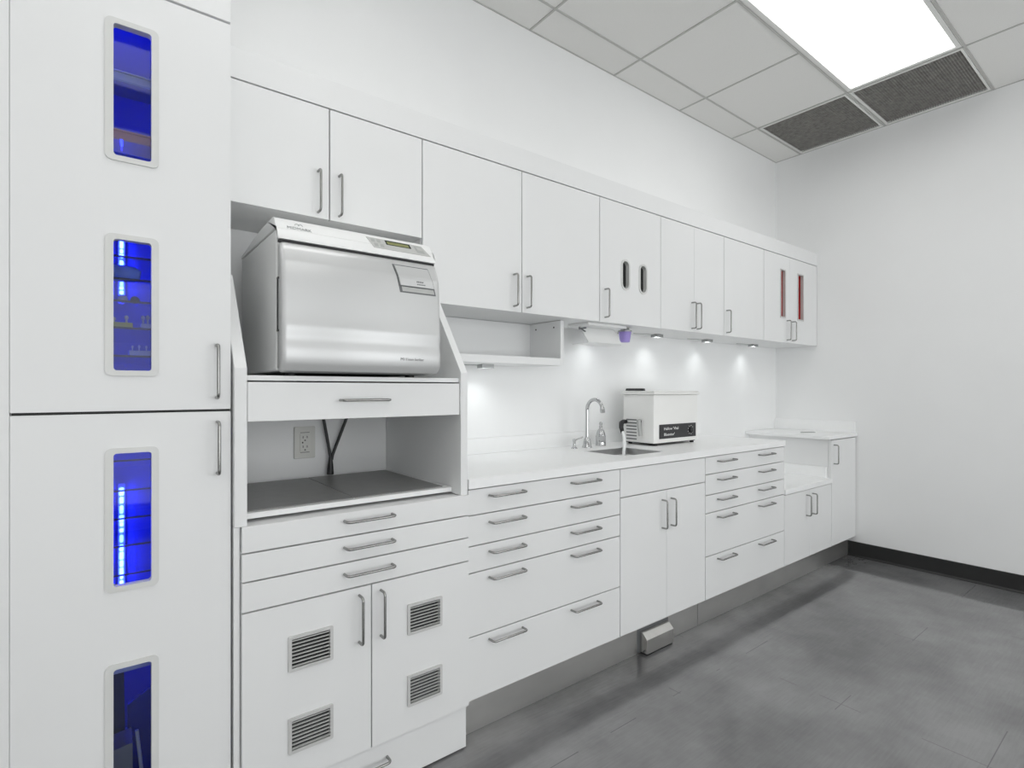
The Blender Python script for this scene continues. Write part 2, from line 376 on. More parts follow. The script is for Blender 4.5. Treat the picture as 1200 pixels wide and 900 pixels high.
# ================================================================== TALL CABINET
TX0, TX1, TZ0, TZ1 = -.157, .2825, .13, 2.2615
tall = thing('tall_cabinet', ((TX0 + TX1) / 2, -.3, 0), 'tall white cabinet with four blue-lit narrow windows at the left', 'cabinet')
mb = MB(); carcass(mb, TX0, TX1, YT + TH + .002, -.004, TZ0, CE - .006)
mb.box(TX0 + .018, TX1 - .018, YT + TH + .003, -.017, 1.208, 1.226)
mb.box(TX0 + .018, TX1 - .018, YT + TH + .003, -.017, 2.253, 2.271)
mb.box(TX0 + .001, TX1 - .001, YT + .05, YT + .07, 0, TZ0)
mb.box(TX0, TX0 + .018, YT + .07, -.004, 0, TZ0); mb.box(TX1 - .018, TX1, YT + .07, -.004, 0, TZ0)
mb.build('carcass', 'inner', tall)
MB().box(TX0 + .001, TX1 - .001, YT + TH + .0004, YT + TH + .0018, 1.2085, 1.2255).build('door_gasket', 'rubber', tall)  # black strip paints the shade in the gap between the doors
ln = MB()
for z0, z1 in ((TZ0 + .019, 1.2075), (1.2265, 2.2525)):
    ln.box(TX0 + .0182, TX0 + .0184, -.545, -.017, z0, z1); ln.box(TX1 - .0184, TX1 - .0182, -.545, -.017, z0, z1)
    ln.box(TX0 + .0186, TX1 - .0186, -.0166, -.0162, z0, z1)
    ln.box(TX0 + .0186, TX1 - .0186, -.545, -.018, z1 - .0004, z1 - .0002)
ln.build('lining', 'bluelining', tall)  # thin sheets carrying the painted LED tint
wins = [(1.827, 2.171), (1.3064, 1.650), (.783, 1.131), (.262, .609)]
hx = (.0225, .1065)
def tall_door(z0, z1, ws):
    d = front('door', tall, TX0, TX1, z0, z1, YT, gl=.0004, holes=[(hx[0], hx[1], a + .009, b - .009) for a, b in ws])
    for a, b in ws:
        fr = MB()
        fr.ring(rrect(.0095, .1175, a, b, .014), rrect(.0262, .1022, a + .0130, b - .0130, .007), 'y', YT - .004, YT - .0005)
        fr.ring(rrect(.0232, .1056, a + .0100, b - .0100, .009), rrect(.0262, .1022, a + .0130, b - .0130, .007), 'y', YT - .0005, YT + .018)
        w = fr.build('window_frame', 'trim', d)
        w['label'] = 'light grey rounded window frame'
        gl = MB().prism(rrect(.0235, .1053, a + .0103, b - .0103, .008), 'y', YT + .0185, YT + .0225).build('window_pane', 'glass', d)
        gl['label'] = 'clear window pane'
    return d
dU = tall_door(1.2185, TZ1, wins[:2]); dL = tall_door(TZ0, 1.2165, wins[2:])
front('door', tall, TX0, TX1, 2.2635, CE - .008, YT, gl=.0004)
vpull(dU, .246, 1.2516, 1.3903, YT); vpull(dL, .248, 1.05, 1.1866, YT)
# blue light inside: two LED strips on the back panel
for z0, z1 in ((1.565, 1.765), (.62, .952)):
    MB().box(.048, .066, -.0225, -.0165, z0 - .01, z1 + .01).build('led_channel', 'white', tall)
    mb = MB(); z = z0
    while z < z1:
        hgt = random.uniform(.010, .028); w = random.uniform(.0035, .0062)
        mb.box(.057 - w, .057 + w, -.028, -.0228, z, min(z + hgt, z1), .002, 1); z += hgt + random.uniform(.001, .010)
    mb.build('led_strip', 'blueled', tall)
for z0, z1, y in ((2.095, 2.20, -.46), (1.30, 1.335, -.40), (1.38, 1.41, -.40), (1.105, 1.18, -.40), (1.03, 1.07, -.40)):   # short unseen strips added on the side panel to lift the blue
    MB().box(TX0 + .0185, TX0 + .0205, y - .007, y + .007, z0, z1).build('led_strip', 'blueled', tall)
def shelf(z, mat='shelfglass', t=.005, y0=-.53):
    s = MB().box(TX0 + .0185, TX1 - .0185, y0, -.035, z - t, z).build('shelf', mat, tall)
    MB().box(TX0 + .0185, TX1 - .0185, y0 - .003, y0 - .0002, z - t, z).build('shelf_edge', 'edge', s)
    return s
for z in (1.613, 1.5565, 1.500, 1.432, 1.3605): shelf(z)
for z in (1.094, 1.018, .947, .877, .804): shelf(z, t=.004)
# solid shelf with trays behind the topmost window
MB().box(TX0 + .0185, TX1 - .0185, -.50, -.12, 2.066, 2.073).build('shelf', 'shelfglass', tall)
MB().box(TX0 + .0185, TX1 - .0185, -.50, -.12, 1.913, 1.920).build('shelf', 'shelfglass', tall)
def tray(z, mat, name, label):
    t = MB(); x0, x1, y0, y1 = -.10, .20, -.49, -.40
    t.box(x0, x1, y0, y1, z, z + .003)
    t.plate((x0, x1), (y0, y1), [(x0 + .004, x1 - .004, y0 + .004, y1 - .004)], z + .003, z + .022, 'xy')
    t.plate((x0 - .006, x1 + .006), (y0 - .006, y1 + .006), [(x0 + .004, x1 - .004, y0 + .004, y1 - .004)], z + .022, z + .0255, 'xy')
    return tag(t.build(name, mat), label, 'tray', 'trays behind the topmost window')
tray(2.0735, 'greytray', 'tray', 'grey tray on the upper shelf behind the topmost cabinet window')
tray(1.9205, 'redtray', 'tray', 'coral red tray on the lower shelf behind the topmost cabinet window')
# contents behind the second window
mb = MB(); pts = [(.000, -.45, 1.5795), (.02, -.452, 1.5795), (.05, -.455, 1.581), (.075, -.457, 1.580), (.086, -.458, 1.578)]
mb.tube(pts, [.020, .0215, .022, .019, .013], 18)
tag(mb.build('pouch', 'bluegrey', None, True), 'blue-grey rounded pouch on a glass shelf behind the second cabinet window', 'pouch')
for o_, rad_, x_, z_, m_, l_ in (('ball', .0105, .074, 1.5110, 'darkcard', 'small dark ball on a glass shelf under the blue-grey pouch'), ('ball', .011, .048, 1.5115, 'ivory', 'small pale ball on a glass shelf under the blue-grey pouch')):
    tag(MB().ball((x_, -.47, z_), rad_, (1, 1, .95)).build(o_, m_, None, True), l_, 'ball')
def bur_block(x0, x1, y, z, mat, pmat, n, hp, label, rp=.0025):
    t = thing('bur_block', ((x0 + x1) / 2, y, z), label, 'bur block', 'bur blocks on the glass shelves')
    MB().box(x0, x1, y - .02, y + .02, z + .0005, z + .014, .002).build('block', mat, t)
    for k in range(n):
        x = x0 + (x1 - x0) * (k + .5) / n; h = hp * random.uniform(.75, 1.15)
        MB().lathe([(rp * .55, 0), (rp * .55, h * .5), (rp, h * .55), (rp * 1.15, h * .8), (rp * .6, h)], (x, y - .008 + (k % 2) * .012, z + .0135), 10).build('peg', pmat, t, True)
bur_block(-.01, .068, -.49, 1.432, 'yellow', 'ivory', 3, .019, 'yellow block with ivory pegs behind the second cabinet window', .0042)
bur_block(.085, .150, -.49, 1.432, 'trim', 'greytray', 6, .022, 'pale block crowded with grey pegs beside the yellow block', .0040)
bur_block(.060, .150, -.49, 1.3605, 'trim', 'white', 6, .018, 'pale block with thin white pegs on the lowest glass shelf of the second window')
# contents behind the lowest window
MB().box(TX0 + .0185, TX1 - .0185, -.555, -.535, .565, .585).build('rail', 'trim', tall)
tag(MB().prism([(-.04, .1485), (.068, .1485), (.068, .352), (-.04, .338)], 'y', -.50, -.42).build('carton', 'khaki'), 'khaki cardboard box standing behind the lowest cabinet window', 'box')
tag(MB().prism([(-.12, .1485), (.058, .1485), (.052, .545), (-.12, .545)], 'y', -.40, -.385).build('card_panel', 'darkcard'), 'dark grey board standing behind the khaki box', 'board')
tag(MB().prism([(.062, .1485), (.19, .1485), (.19, .46), (.062, .385)], 'y', -.36, -.345).build('binder', 'bluecard'), 'dark blue board with slanted top behind the lowest cabinet window', 'board')
tag(MB().tube([(.098, -.475, .1505), (.088, -.472, .26), (.078, -.470, .365)], .0045, 10).build('rod', 'ivory', None, True), 'thin pale rod leaning beside the khaki box', 'rod')

# ================================================================== STERILISER UNIT
SX0, SX1 = .3008, 1.0335
stu = thing('sterilizer_cabinet', ((SX0 + SX1) / 2, -.3, 0), 'white base unit with vented doors and an open niche carrying the sterilizer', 'cabinet')
mb = MB()
mb.box(SX0 + .001, SX1 - .001, YS + TH + .002, -.004, .152, .897)       # lower body
prof = [(YS + .005, .9005), (YS + .005, 1.332), (-.43, 1.603), (-.42, 1.6175), (-.004, 1.6175), (-.004, .9005)]
PXL0, PXL1, PXR0, PXR1 = .2855, .3170, 1.0010, 1.0290
mb.build('carcass', 'lam', stu)
MB().prism(prof, 'x', PXL0, PXL1, .002).build('side_panel', 'lam', stu)
MB().prism(prof, 'x', PXR0, PXR1, .002).build('side_panel', 'lam', stu)
MB().box(PXL0, .2995, YS + .012, -.004, .001, .9).build('end_panel', 'lam', stu)
MB().box(PXL1 + .0005, PXR0 - .0005, -.607, -.004, 1.298, 1.3125, .001).build('shelf', 'lam', stu)
d = front('drawer', stu, PXL1, PXR0 + .001, 1.182, 1.296, YS + .012)
MB().box(PXL1 + .012, PXR0 - .012, YS + .012 + TH + .0005, -.12, 1.19, 1.292).build('drawer_box', 'inner', d)
hpull(d, .6513, 1.2405, YS + .012, .152)
for z0, z1, hz in ((.8275, .9025, .8755), (.7488, .8275, .795), (.6665, .7488, .715)):
    hpull(front('drawer', stu, SX0, SX1, z0, z1, YS), .661, hz, YS, .155)
def grille(parent, x0, x1, z0, z1, y):
    f = MB(); f.ring(rrect(x0, x1, z0, z1, .004, 3), rrect(x0 + .009, x1 - .009, z0 + .009, z1 - .009, .001, 3), 'y', y - .006, y - .0004)
    n = 8; hgt = (z1 - z0 - .018) / n
    for k in range(n):
        zc = z0 + .009 + hgt * (k + .5)
        f.box(x0 + .008, x1 - .008, y - .0045, y + .0012, zc - .0012, zc + .0012)
    o = f.build('vent_grille', 'grill', parent); o['label'] = 'silver louvred vent grille'
    return o
vz = ((.471, .572), (.238, .340))
for (x0, x1, hxp, gx0, gx1) in ((SX0, .670, .630, .4215, .5485), (.670, SX1, .7005, .7915, .9205)):
    d = front('door', stu, x0, x1, .1535, .6665, YS, holes=[(gx0 + .006, gx1 - .006, a + .006, b - .006) for a, b in vz])
    for a, b in vz: grille(d, gx0, gx1, a, b, YS)
    for a, b in vz: MB().box(gx0 + .007, gx1 - .007, YS + .014, YS + .018, a + .007, b - .007).build('vent_backing', 'void', d)  # black sheets paint the shade behind the louvres
    vpull(d, hxp, .497, .6405, YS)
d = front('toe_drawer', stu, SX0 + .002, SX1 - .004, .004, .151, YS + .012)
hpull(d, .651, .098, YS + .012, .152)
MB().box(SX0 + .012, SX1 - .012, YS + .034, -.1, .006, .150).build('toe_box', 'inner', stu)
# pull-out tray with two grey mats
tr = MB().box(PXL1 + .003, .9975, -.565, -.06, .9075, .9235, .0015).build('pullout_tray', 'lam', stu)
MB().box(PXL1 + .006, .6440, -.545, -.062, .924, .927, .001).build('mat', 'mat', tr)['label'] = 'grey mat'
MB().box(.6475, .972, -.545, -.062, .924, .927, .001).build('mat', 'mat', tr)['label'] = 'grey mat'

# wall outlet and cords inside the niche
ot = thing('power_outlet', (.6505, 0, 1.06), 'beige duplex power outlet on the wall inside the open niche', 'power outlet')
OX = .6505; OZ = 1.0605
MB().prism(rrect(OX - .041, OX + .041, OZ - .0635, OZ + .0635, .004), 'y', -.0085, -.0005, .0015, 1).build('cover_plate', 'plate', ot)
rc = MB().box(OX - .019, OX + .019, -.0115, -.0086, OZ - .036, OZ + .036, .001).build('receptacle', 'plate', ot)
sl = MB()
for dz in (.019, -.019):
    for dx in (-.008, .008): sl.box(OX + dx - .0013, OX + dx + .0013, -.0121, -.0116, OZ + dz - .002, OZ + dz + .007)
    sl.box(OX - .0027, OX + .0027, -.0121, -.0116, OZ + dz - .013, OZ + dz - .008)
sl.box(OX - .012, OX - .007, -.0121, -.0116, OZ - .003, OZ + .003)
sl.box(OX - .018, OX + .018, -.0092, -.0087, OZ + .0385, OZ + .0405); sl.box(OX - .018, OX + .018, -.0092, -.0087, OZ - .0405, OZ - .0385)
sl.build('slots', 'black', rc)
# ------------------------------------------------------------------ the steriliser itself
st = thing('sterilizer', (.655, -.36, 1.3125), 'silver and white benchtop steam sterilizer on its cabinet shelf', 'sterilizer')
XL, XR = .3985, .9050
MB().box(XL, XR, -.590, -.12, 1.326, 1.737, .010, 3).build('body', 'shell', st, True)
lp = [(-.121, 1.7375), (-.121, 1.744), (-.20, 1.753), (-.30, 1.765), (-.40, 1.7725), (-.50, 1.776), (-.553, 1.776), (-.566, 1.772), (-.575, 1.760), (-.594, 1.732), (-.612, 1.706), (-.612, 1.702), (-.5915, 1.702), (-.5915, 1.7375)]
MB().prism(lp, 'x', XL - .001, XR + .001, .0024, 3, sel='ends').build('lid', 'white', st, True)
# door: curved silver front
dp = [(-.591, 1.694), (-.607, 1.694), (-.6135, 1.690), (-.622, 1.672), (-.6335, 1.644), (-.637, 1.634), (-.640, 1.60), (-.643, 1.54), (-.6445, 1.50), (-.6461, 1.475), (-.6481, 1.458), (-.6487, 1.450), (-.6477, 1.438), (-.6458, 1.425), (-.6454, 1.418), (-.6462, 1.408), (-.6478, 1.394), (-.6484, 1.383), (-.6478, 1.370), (-.6456, 1.352), (-.642, 1.342), (-.632, 1.3265), (-.600, 1.3215), (-.591, 1.3215)]
door = MB().prism(dp, 'x', XL + .002, XR + .003, .014, 4, sel='ends').build('door', 'silver', st, True); door['label'] = 'curved silver door'
# black strip painting the shadow gap between lid and door, and hinge slot
MB().box(XL + .004, XR - .002, -.604, -.5905, 1.6945, 1.7015).build('gap_seal', 'black', st)
mb = MB(); mb.box(XL - .0008, XL + .003, -.606, -.599, 1.442, 1.590); mb.box(XL - .001, XL + .003, -.614, -.598, 1.586, 1.592); mb.box(XL - .001, XL + .003, -.612, -.598, 1.438, 1.443)
mb.build('hinge_slot', 'black', st)
MB().box(XL + .01, XR - .02, -.585, -.14, 1.3215, 1.3255).build('base_pan', 'black', st)
for x in (XL + .05, .838):
    for y in (-.55, -.18): MB().lathe([(.014, 0), (.016, .002), (.016, .008), (.014, .0088)], (x, y, 1.3127), 16).build('foot', 'black', st, True)
MB().tube([(.7115, -.024, 1.200), (.7475, -.024, 1.000), (.7485, -.024, .985), (.7480, -.024, .960), (.7470, -.024, .9255)], [.0062, .0062, .0085, .0115, .0145], 12).build('power_cord', 'black', st, True)
MB().tube([(.8330, -.026, 1.200), (.7560, -.026, 1.005), (.7525, -.026, .985)], .0062, 10).build('power_cord', 'black', st, True)
# control panel lies on the sloped lid front: frame of that slope
pA = Vector((0, -.5735, 1.7625)); pB = Vector((0, -.606, 1.7145)); sd = (pA - pB).normalized(); nn = Vector((0, -sd.z, sd.y)).normalized()
if nn.y > 0: nn = -nn
def slope(x, t, off): # t along slope 0 bottom..1 top
    return Vector((x, 0, 0)) + pB + (pA - pB) * t + nn * off
def splate(mb, quad, o0, o1):
    b = bmesh.new(); A = [b.verts.new(slope(x, t, o0)) for x, t in quad]; B = [b.verts.new(slope(x, t, o1)) for x, t in quad]
    b.faces.new(A); b.faces.new(B)
    for i in range(len(quad)): b.faces.new((A[i], A[(i + 1) % len(quad)], B[(i + 1) % len(quad)], B[i]))
    bmesh.ops.recalc_face_normals(b, faces=b.faces[:]); mb._add(b); return mb
cp = splate(MB(), [(.690, .22), (.893, .22), (.868, .98), (.672, .98)], -.004, .0012).build('control_panel', 'panel', st)
splate(MB(), [(.737, .60), (.826, .60), (.823, .93), (.734, .93)], .0013, .0020).build('display_bezel', 'lcddark', cp)
splate(MB(), [(.741, .63), (.819, .63), (.817, .84), (.739, .84)], .0021, .0025).build('display', 'lcd', cp)
for (x, t) in ((.692, .78), (.712, .78), (.700, .45), (.720, .45)): splate(MB(), [(x - .006, t - .11), (x + .006, t - .11), (x + .006, t + .11), (x - .006, t + .11)], .0013, .0020).build('button', 'key', cp)
splate(MB(), [(.845, .36), (.876, .36), (.862, .90), (.837, .90)], .0013, .0018).build('button', 'key', cp)
splate(MB(), [(.849, .56), (.868, .56), (.861, .80), (.845, .80)], .0019, .0024).build('button', 'panel', cp)
srot = (math.atan2((pA - pB).z, (pA - pB).y), 0, 0)
text('lettering', 'MIDMARK', .0150, 'inkpale', st, slope(.428, .52, .0010), srot, sx=1.05)
mb = MB(); 
for k in range(2):
    pts = [slope(.4585 + k * .010 + .006 * math.cos(R(a)), .83 + .12 * math.sin(R(a)), .0010) for a in range(0, 181, 30)]
    mb.tube(pts, .0007, 6)
mb.build('emblem', 'inkpale', st)
# latch on the door
la = MB(); yl = -.6455
q = [(.744, 1.672), (.8655, 1.672), (.8800, 1.604), (.759, 1.604)]
def onface(z): # depth of the door front at height z
    for (y0, z0), (y1, z1) in zip(dp[1:], dp[2:]):
        if min(z0, z1) <= z <= max(z0, z1) and abs(z0 - z1) > 1e-6: return y0 + (y1 - y0) * (z - z0) / (z1 - z0)
    return -.64
def facequad(qd, o0, o1, nseg=6):
    b = bmesh.new(); rows = []
    for o in (o0, o1):
        r = []
        for k in range(nseg + 1):
            t = k / nseg
            zl = qd[0][1] + (qd[3][1] - qd[0][1]) * t; xl = qd[0][0] + (qd[3][0] - qd[0][0]) * t
            zr = qd[1][1] + (qd[2][1] - qd[1][1]) * t; xr = qd[1][0] + (qd[2][0] - qd[1][0]) * t
            r.append((b.verts.new((xl, onface(zl) - o, zl)), b.verts.new((xr, onface(zr) - o, zr))))
        rows.append(r)
    for r in rows:
        for k in range(nseg): b.faces.new((r[k][0], r[k][1], r[k + 1][1], r[k + 1][0]))
    for k in range(nseg):
        for s_ in (0, 1): b.faces.new((rows[0][k][s_], rows[1][k][s_], rows[1][k + 1][s_], rows[0][k + 1][s_]))
    for k in (0, nseg): b.faces.new((rows[0][k][0], rows[0][k][1], rows[1][k][1], rows[1][k][0]))
    bmesh.ops.recalc_face_normals(b, faces=b.faces[:]); return MB()._add(b)
lq = facequad([(.7400, 1.6762), (.8690, 1.6762), (.8890, 1.5845), (.7595, 1.5845)], -.003, .0008).build('latch_recess', 'ink', door)  # dark plate paints the shaded recess around the latch
lt = facequad([(.7450, 1.672), (.8650, 1.672), (.8800, 1.607), (.7600, 1.607)], .0009, .006).build('latch', 'silver', door)
facequad([(.7645, 1.6035), (.8800, 1.6035), (.8830, 1.589), (.7675, 1.589)], .0009, .0018, 1).build('latch_grip', 'panel', door)
mb = MB()
for j, (xa, zz, n_, hh) in enumerate(((.816, 1.6215, 5, .0042), (.8175, 1.6135, 6, .0034))):
    for k in range(n_): mb.box(xa + k * .0052, xa + k * .0052 + .0038, onface(zz) - .0064, onface(zz) - .0061, zz, zz + hh)
mb.build('latch_marking', 'ink', door)
text('lettering', 'M11', .0135, 'black', door, (.757, -.6481, 1.3655))
text('lettering', 'Steam Sterilizer', .0120, 'ink', door, (.781, -.6481, 1.3660), sx=.78)

# ================================================================== WALL CABINETS
ZU0, ZU1, ZA = 1.6188, 2.2615, 1.8676
def wall_cab(x0, x1, z0, label, doors, depth_back=-.001, fine=G):
    t = thing('wall_cabinet', ((x0 + x1) / 2, 0, z0), label, 'wall cabinet', 'white wall cabinets in a row')
    mb = MB(); carcass(mb, x0 + .0008, x1 - .0008, YU + TH + .002, depth_back, z0 + .003, ZU1)
    mb.build('carcass', 'inner', t)
    for (a, b, hxs, hz0, hz1, holes) in doors:
        nd = len(doors); d = front('door', t, a, b, z0, ZU1, YU, holes=holes, gl=(G if a == doors[0][0] else fine), gr=(G if b == doors[-1][1] else fine))
        for h in hxs: vpull(d, h, hz0, hz1, YU)
        yield t, d
for _ in wall_cab(.2835, 1.0057, ZA, 'short white two-door wall cabinet above the sterilizer',
    [(.2835, .6401, [.5996], 1.889, 2.031, ()), (.6401, 1.0057, [.6735], 1.889, 2.031, ())]): pass
for _ in wall_cab(1.0057, 2.0212, ZU0, 'widest white two-door wall cabinet, with an open shelf box hung below', [(1.0057, 1.5097, [1.4632], 1.6455, 1.787, ()), (1.5097, 2.0212, [1.5400], 1.6455, 1.787, ())]): pass
# two oval holes
ov = [(2.2208, 1.967, 1.803), (2.3675, 1.962, 1.797)]
oh = [(cx - .027, cx + .027, b + .008, a - .008) for cx, a, b in ov]
for t, d in wall_cab(2.0212, 2.5247, ZU0, 'white wall cabinet with two black oval slots in its door', [(2.0212, 2.5247, [2.0600], 1.6455, 1.790, oh)]):
    for cx, a, b in ov:
        fr = MB()
        fr.ring(rrect(cx - .036, cx + .036, b - .001, a + .001, .0355, 10), rrect(cx - .0255, cx + .0255, b + .0095, a - .0095, .0254, 10), 'y', YU - .004, YU - .0005)
        fr.ring(rrect(cx - .0268, cx + .0268, b + .0082, a - .0082, .0266, 10), rrect(cx - .0255, cx + .0255, b + .0095, a - .0095, .0254, 10), 'y', YU - .0005, YU + .020)
        fr.build('slot_ring', 'trim', d, True)['label'] = 'silver oval slot ring'
    MB().box(2.042, 2.504, YU + .0235, YU + .20, ZU0 + .03, 2.15).build('dispenser_box', 'void', t)['label'] = 'black dispenser behind the oval slots'  # black block paints the shade inside the cabinet
for _ in wall_cab(2.5247, 3.1849, ZU0, 'white two-door wall cabinet right of the oval-slot door', [(2.5247, 2.855, [2.8280], 1.642, 1.797, ()), (2.855, 3.1849, [2.8830], 1.642, 1.797, ())], fine=.0006): pass
for _ in wall_cab(3.1849, 3.7008, ZU0, 'narrow single-door wall cabinet left of the red-slot doors', [(3.1849, 3.7008, [3.2160], 1.642, 1.785, ())]): pass
rs = [((3.939, 4.022), (1.800, 2.160)), ((4.213, 4.315), (1.800, 2.160))]
doorsF = [(3.7008, 4.085, [4.0430], 1.641, 1.784, [(rs[0][0][0] + .008, rs[0][0][1] - .008, rs[0][1][0] + .008, rs[0][1][1] - .008)]),
          (4.085, W - .004, [4.1280], 1.641, 1.782, [(rs[1][0][0] + .008, rs[1][0][1] - .008, rs[1][1][0] + .008, rs[1][1][1] - .008)])]
for k, (t, d) in enumerate(wall_cab(3.7008, W - .002, ZU0, 'end wall cabinet with a tall red slot in each door', doorsF, fine=.0006)):
    (a, b), (z0, z1) = rs[k]
    fr = MB()
    fr.ring(rrect(a, b, z0, z1, .002, 2), rrect(a + .0095, b - .0095, z0 + .0095, z1 - .0095, .001, 2), 'y', YU - .004, YU - .0005)
    fr.ring(rrect(a + .0082, b - .0082, z0 + .0082, z1 - .0082, .001, 2), rrect(a + .0095, b - .0095, z0 + .0095, z1 - .0095, .001, 2), 'y', YU - .0005, YU + .0178)
    fr.build('slot_frame', 'grill', d)['label'] = 'silver slot frame'
    MB().box(a + .0084, b - .0084, YU + .0180, YU + .0198, z0 + .0084, z1 - .0084).build('red_insert', 'red', d)['label'] = 'red insert behind the slot'

# open shelf box hung under the wide cabinet
t = thing('shelf_box', (1.44, 0, 1.39), 'open white shelf box hung below the wide wall cabinet', 'shelf')
BX0, BX1, BYF, BZ0 = 1.0305, 1.845, -.250, 1.394
MB().box(BX0, BX1 - .0225, BYF, -.001, BZ0, BZ0 + .034, .001).build('bottom_board', 'lam', t)
pr_ = MB().box(BX1 - .022, BX1, BYF, -.001, BZ0, ZU0 + .0005, .001).build('side_board', 'lam', t)
MB().box(BX0, BX1 - .0225, -.013, -.001, BZ0 + .0345, ZU0 + .0005).build('back_board', 'lam', t)
hl = MB()
for y in (-.20, -.06): hl.lathe([(.0045, 0), (.0045, .001)], (0, 0, 0), 12, Matrix.Translation((BX1 - .0222, y, 1.588)) @ Matrix.Rotation(-PI / 2, 4, 'Y'))
hl.build('pin_hole', 'black', pr_)

# ================================================================== BASE CABINETS
ZD = [.915, .8201, .7096, .6134, .3841, .1555]; ZH = [.885, .7865, .679, .584, .357]
def base_body(t, x0, x1, z1=.913):
    MB().box(x0 + .001, x1 - .001, YB + TH + .002, -.002, .158, z1).build('carcass', 'inner', t)
    mb = MB(); mb.box(x0 + .001, x1 - .001, -.50, -.002, .002, .157); mb.build('plinth', 'inner', t)
def drawer_unit(x0, x1, cols, label):
    t = thing('drawer_cabinet', ((x0 + x1) / 2, -.3, 0), label, 'drawer cabinet', 'white five-drawer base cabinets')
    base_body(t, x0, x1)
    for k in range(5):
        d = front('drawer', t, x0, x1, ZD[k + 1], ZD[k], YB)
        for c in cols: hpull(d, c, ZH[k], YB)
drawer_unit(1.0360, 1.8533, (1.2085, 1.6245), 'white five-drawer cabinet between the sterilizer cabinet and the sink doors')
drawer_unit(2.5296, 3.4065, (2.722, 3.162), 'white five-drawer cabinet right of the sink doors, beside the lowered worktop')
t = thing('sink_cabinet', (2.19, -.3, 0), 'white two-door cabinet with a blank panel under the sink', 'cabinet')
mb = MB(); carcass(mb, 1.8543, 2.5286, YB + TH + .002, -.002, .158, .914)
x0 = mb; mb.build('carcass', 'inner', t)
MB().box(1.8543, 2.5286, -.50, -.002, .002, .157).build('plinth', 'inner', t)
front('blank_panel', t, 1.8533, 2.5296, .7830, .915, YB)
vpull(front('door', t, 1.8533, 2.1942, .1555, .7830, YB, gr=.0007), 2.1586, .601, .7365, YB)
vpull(front('door', t, 2.1942, 2.5296, .1555, .7830, YB, gl=.0007), 2.2290, .604, .7365, YB)
t = thing('low_cabinet', (3.76, -.3, 0), 'low white two-door cabinet under the lowered worktop', 'cabinet')
base_body(t, 3.4065, 4.11, .604)
vpull(front('door', t, 3.4065, 3.7615, .1555, .6060, YB, gr=.001), 3.7120, .436, .571, YB)
vpull(front('door', t, 3.7615, 4.1100, .1555, .6060, YB, gl=.001), 3.8020, .436, .571, YB)
t = thing('corner_cabinet', (4.33, -.3, 0), 'tall narrow white one-door cabinet in the far corner', 'cabinet')
MB().box(4.1110, W - .001, YB + TH + .002, -.002, .158, .9170).build('carcass', 'lam', t)
MB().box(4.1110, W - .001, -.50, -.002, .002, .157).build('plinth', 'inner', t)
vpull(front('door', t, 4.1100, W - .010, .1555, .9120, YB), 4.1480, .742, .8755, YB)

# worktops
ZT0, ZT1 = .9178, .952
t = thing('worktop', (2.2, -.3, ZT0), 'long white worktop with the sink cut into it', 'worktop')
SKX0, SKX1, SKY0, SKY1 = 1.992, 2.315, -.512, -.240
MB().plate((1.0362, 3.4065), (YB - .008, -.001), [(SKX0, SKX1, SKY0, SKY1)], ZT0, ZT1, 'xy').build('slab', 'counter', t)
MB().box(1.0362, 3.4065, -.020, -.001, ZT1 + .0003, 1.030, .001).build('backsplash', 'counter', t)
t = thing('lowered_worktop', (3.75, -.3, .61), 'short lowered white worktop between the drawers and the corner cabinet', 'worktop')
MB().box(3.4075, 4.1095, YB - .008, -.001, .609, .640, .0015).build('slab', 'counter', t)
MB().box(3.4075, 4.0900, -.020, -.001, .6403, .718, .001).build('backsplash', 'counter', t)
MB().box(4.0905, 4.1095, YB + .03, -.001, .6403, .718, .001).build('side_splash', 'counter', t)
t = thing('corner_worktop', (4.3, -.3, .92), 'small white worktop on the tall corner cabinet', 'worktop')
MB().box(4.055, W - .001, YB - .010, -.001, .9185, .942, .0015).build('slab', 'counter', t)
MB().box(W - .021, W - .001, YB + .004, -.001, .9423, 1.029, .001).build('side_splash', 'counter', t)
g_ = thing('cover_plate', (4.295, -.372, .942), 'small flat grey plate lying on the corner worktop', 'plate')
mt = Matrix.Translation((4.295, -.372, .9422)) @ Matrix.Rotation(R(-37.8), 4, 'Z')
MB().prism(rrect(-.052, .052, -.016, .016, .006, 3), 'z', 0, .004, mat=mt).build('plate_body', 'key', g_)
MB().prism(rrect(-.046, .046, -.006, .006, .004, 3), 'z', .0041, .0060, mat=mt).build('plate_flap', 'panel', g_)

# sink
t = thing('sink', (2.15, -.376, .80), 'small rectangular stainless steel sink set in the worktop', 'sink')
mb = MB()
o_ = rrect(SKX0 + .001, SKX1 - .001, SKY0 + .001, SKY1 - .001, .030, 6)
i_ = rrect(SKX0 + .004, SKX1 - .004, SKY0 + .004, SKY1 - .004, .028, 6)
f_ = rrect(SKX0 + .020, SKX1 - .020, SKY0 + .020, SKY1 - .020, .035, 6)
b = bmesh.new()
rows = []
for pts, z in ((o_, ZT0 - .03), (o_, ZT1 - .004), (i_, ZT1 - .004), (i_, .80), (f_, .785)):
    rows.append([b.verts.new((p[0], p[1], z)) for p in pts])
n = len(o_)
for r0, r1 in zip(rows, rows[1:]):
    for k in range(n): b.faces.new((r0[k], r0[(k + 1) % n], r1[(k + 1) % n], r1[k]))
b.faces.new(rows[-1])
bmesh.ops.recalc_face_normals(b, faces=b.faces[:])
mb._add(b).build('basin', 'sinksteel', t, True)
MB().lathe([(.028, 0), (.030, .002), (.018, .003), (.016, .0015)], ((SKX0 + SKX1) / 2, -.376, .7855), 20).build('drain', 'chrome', t, True)
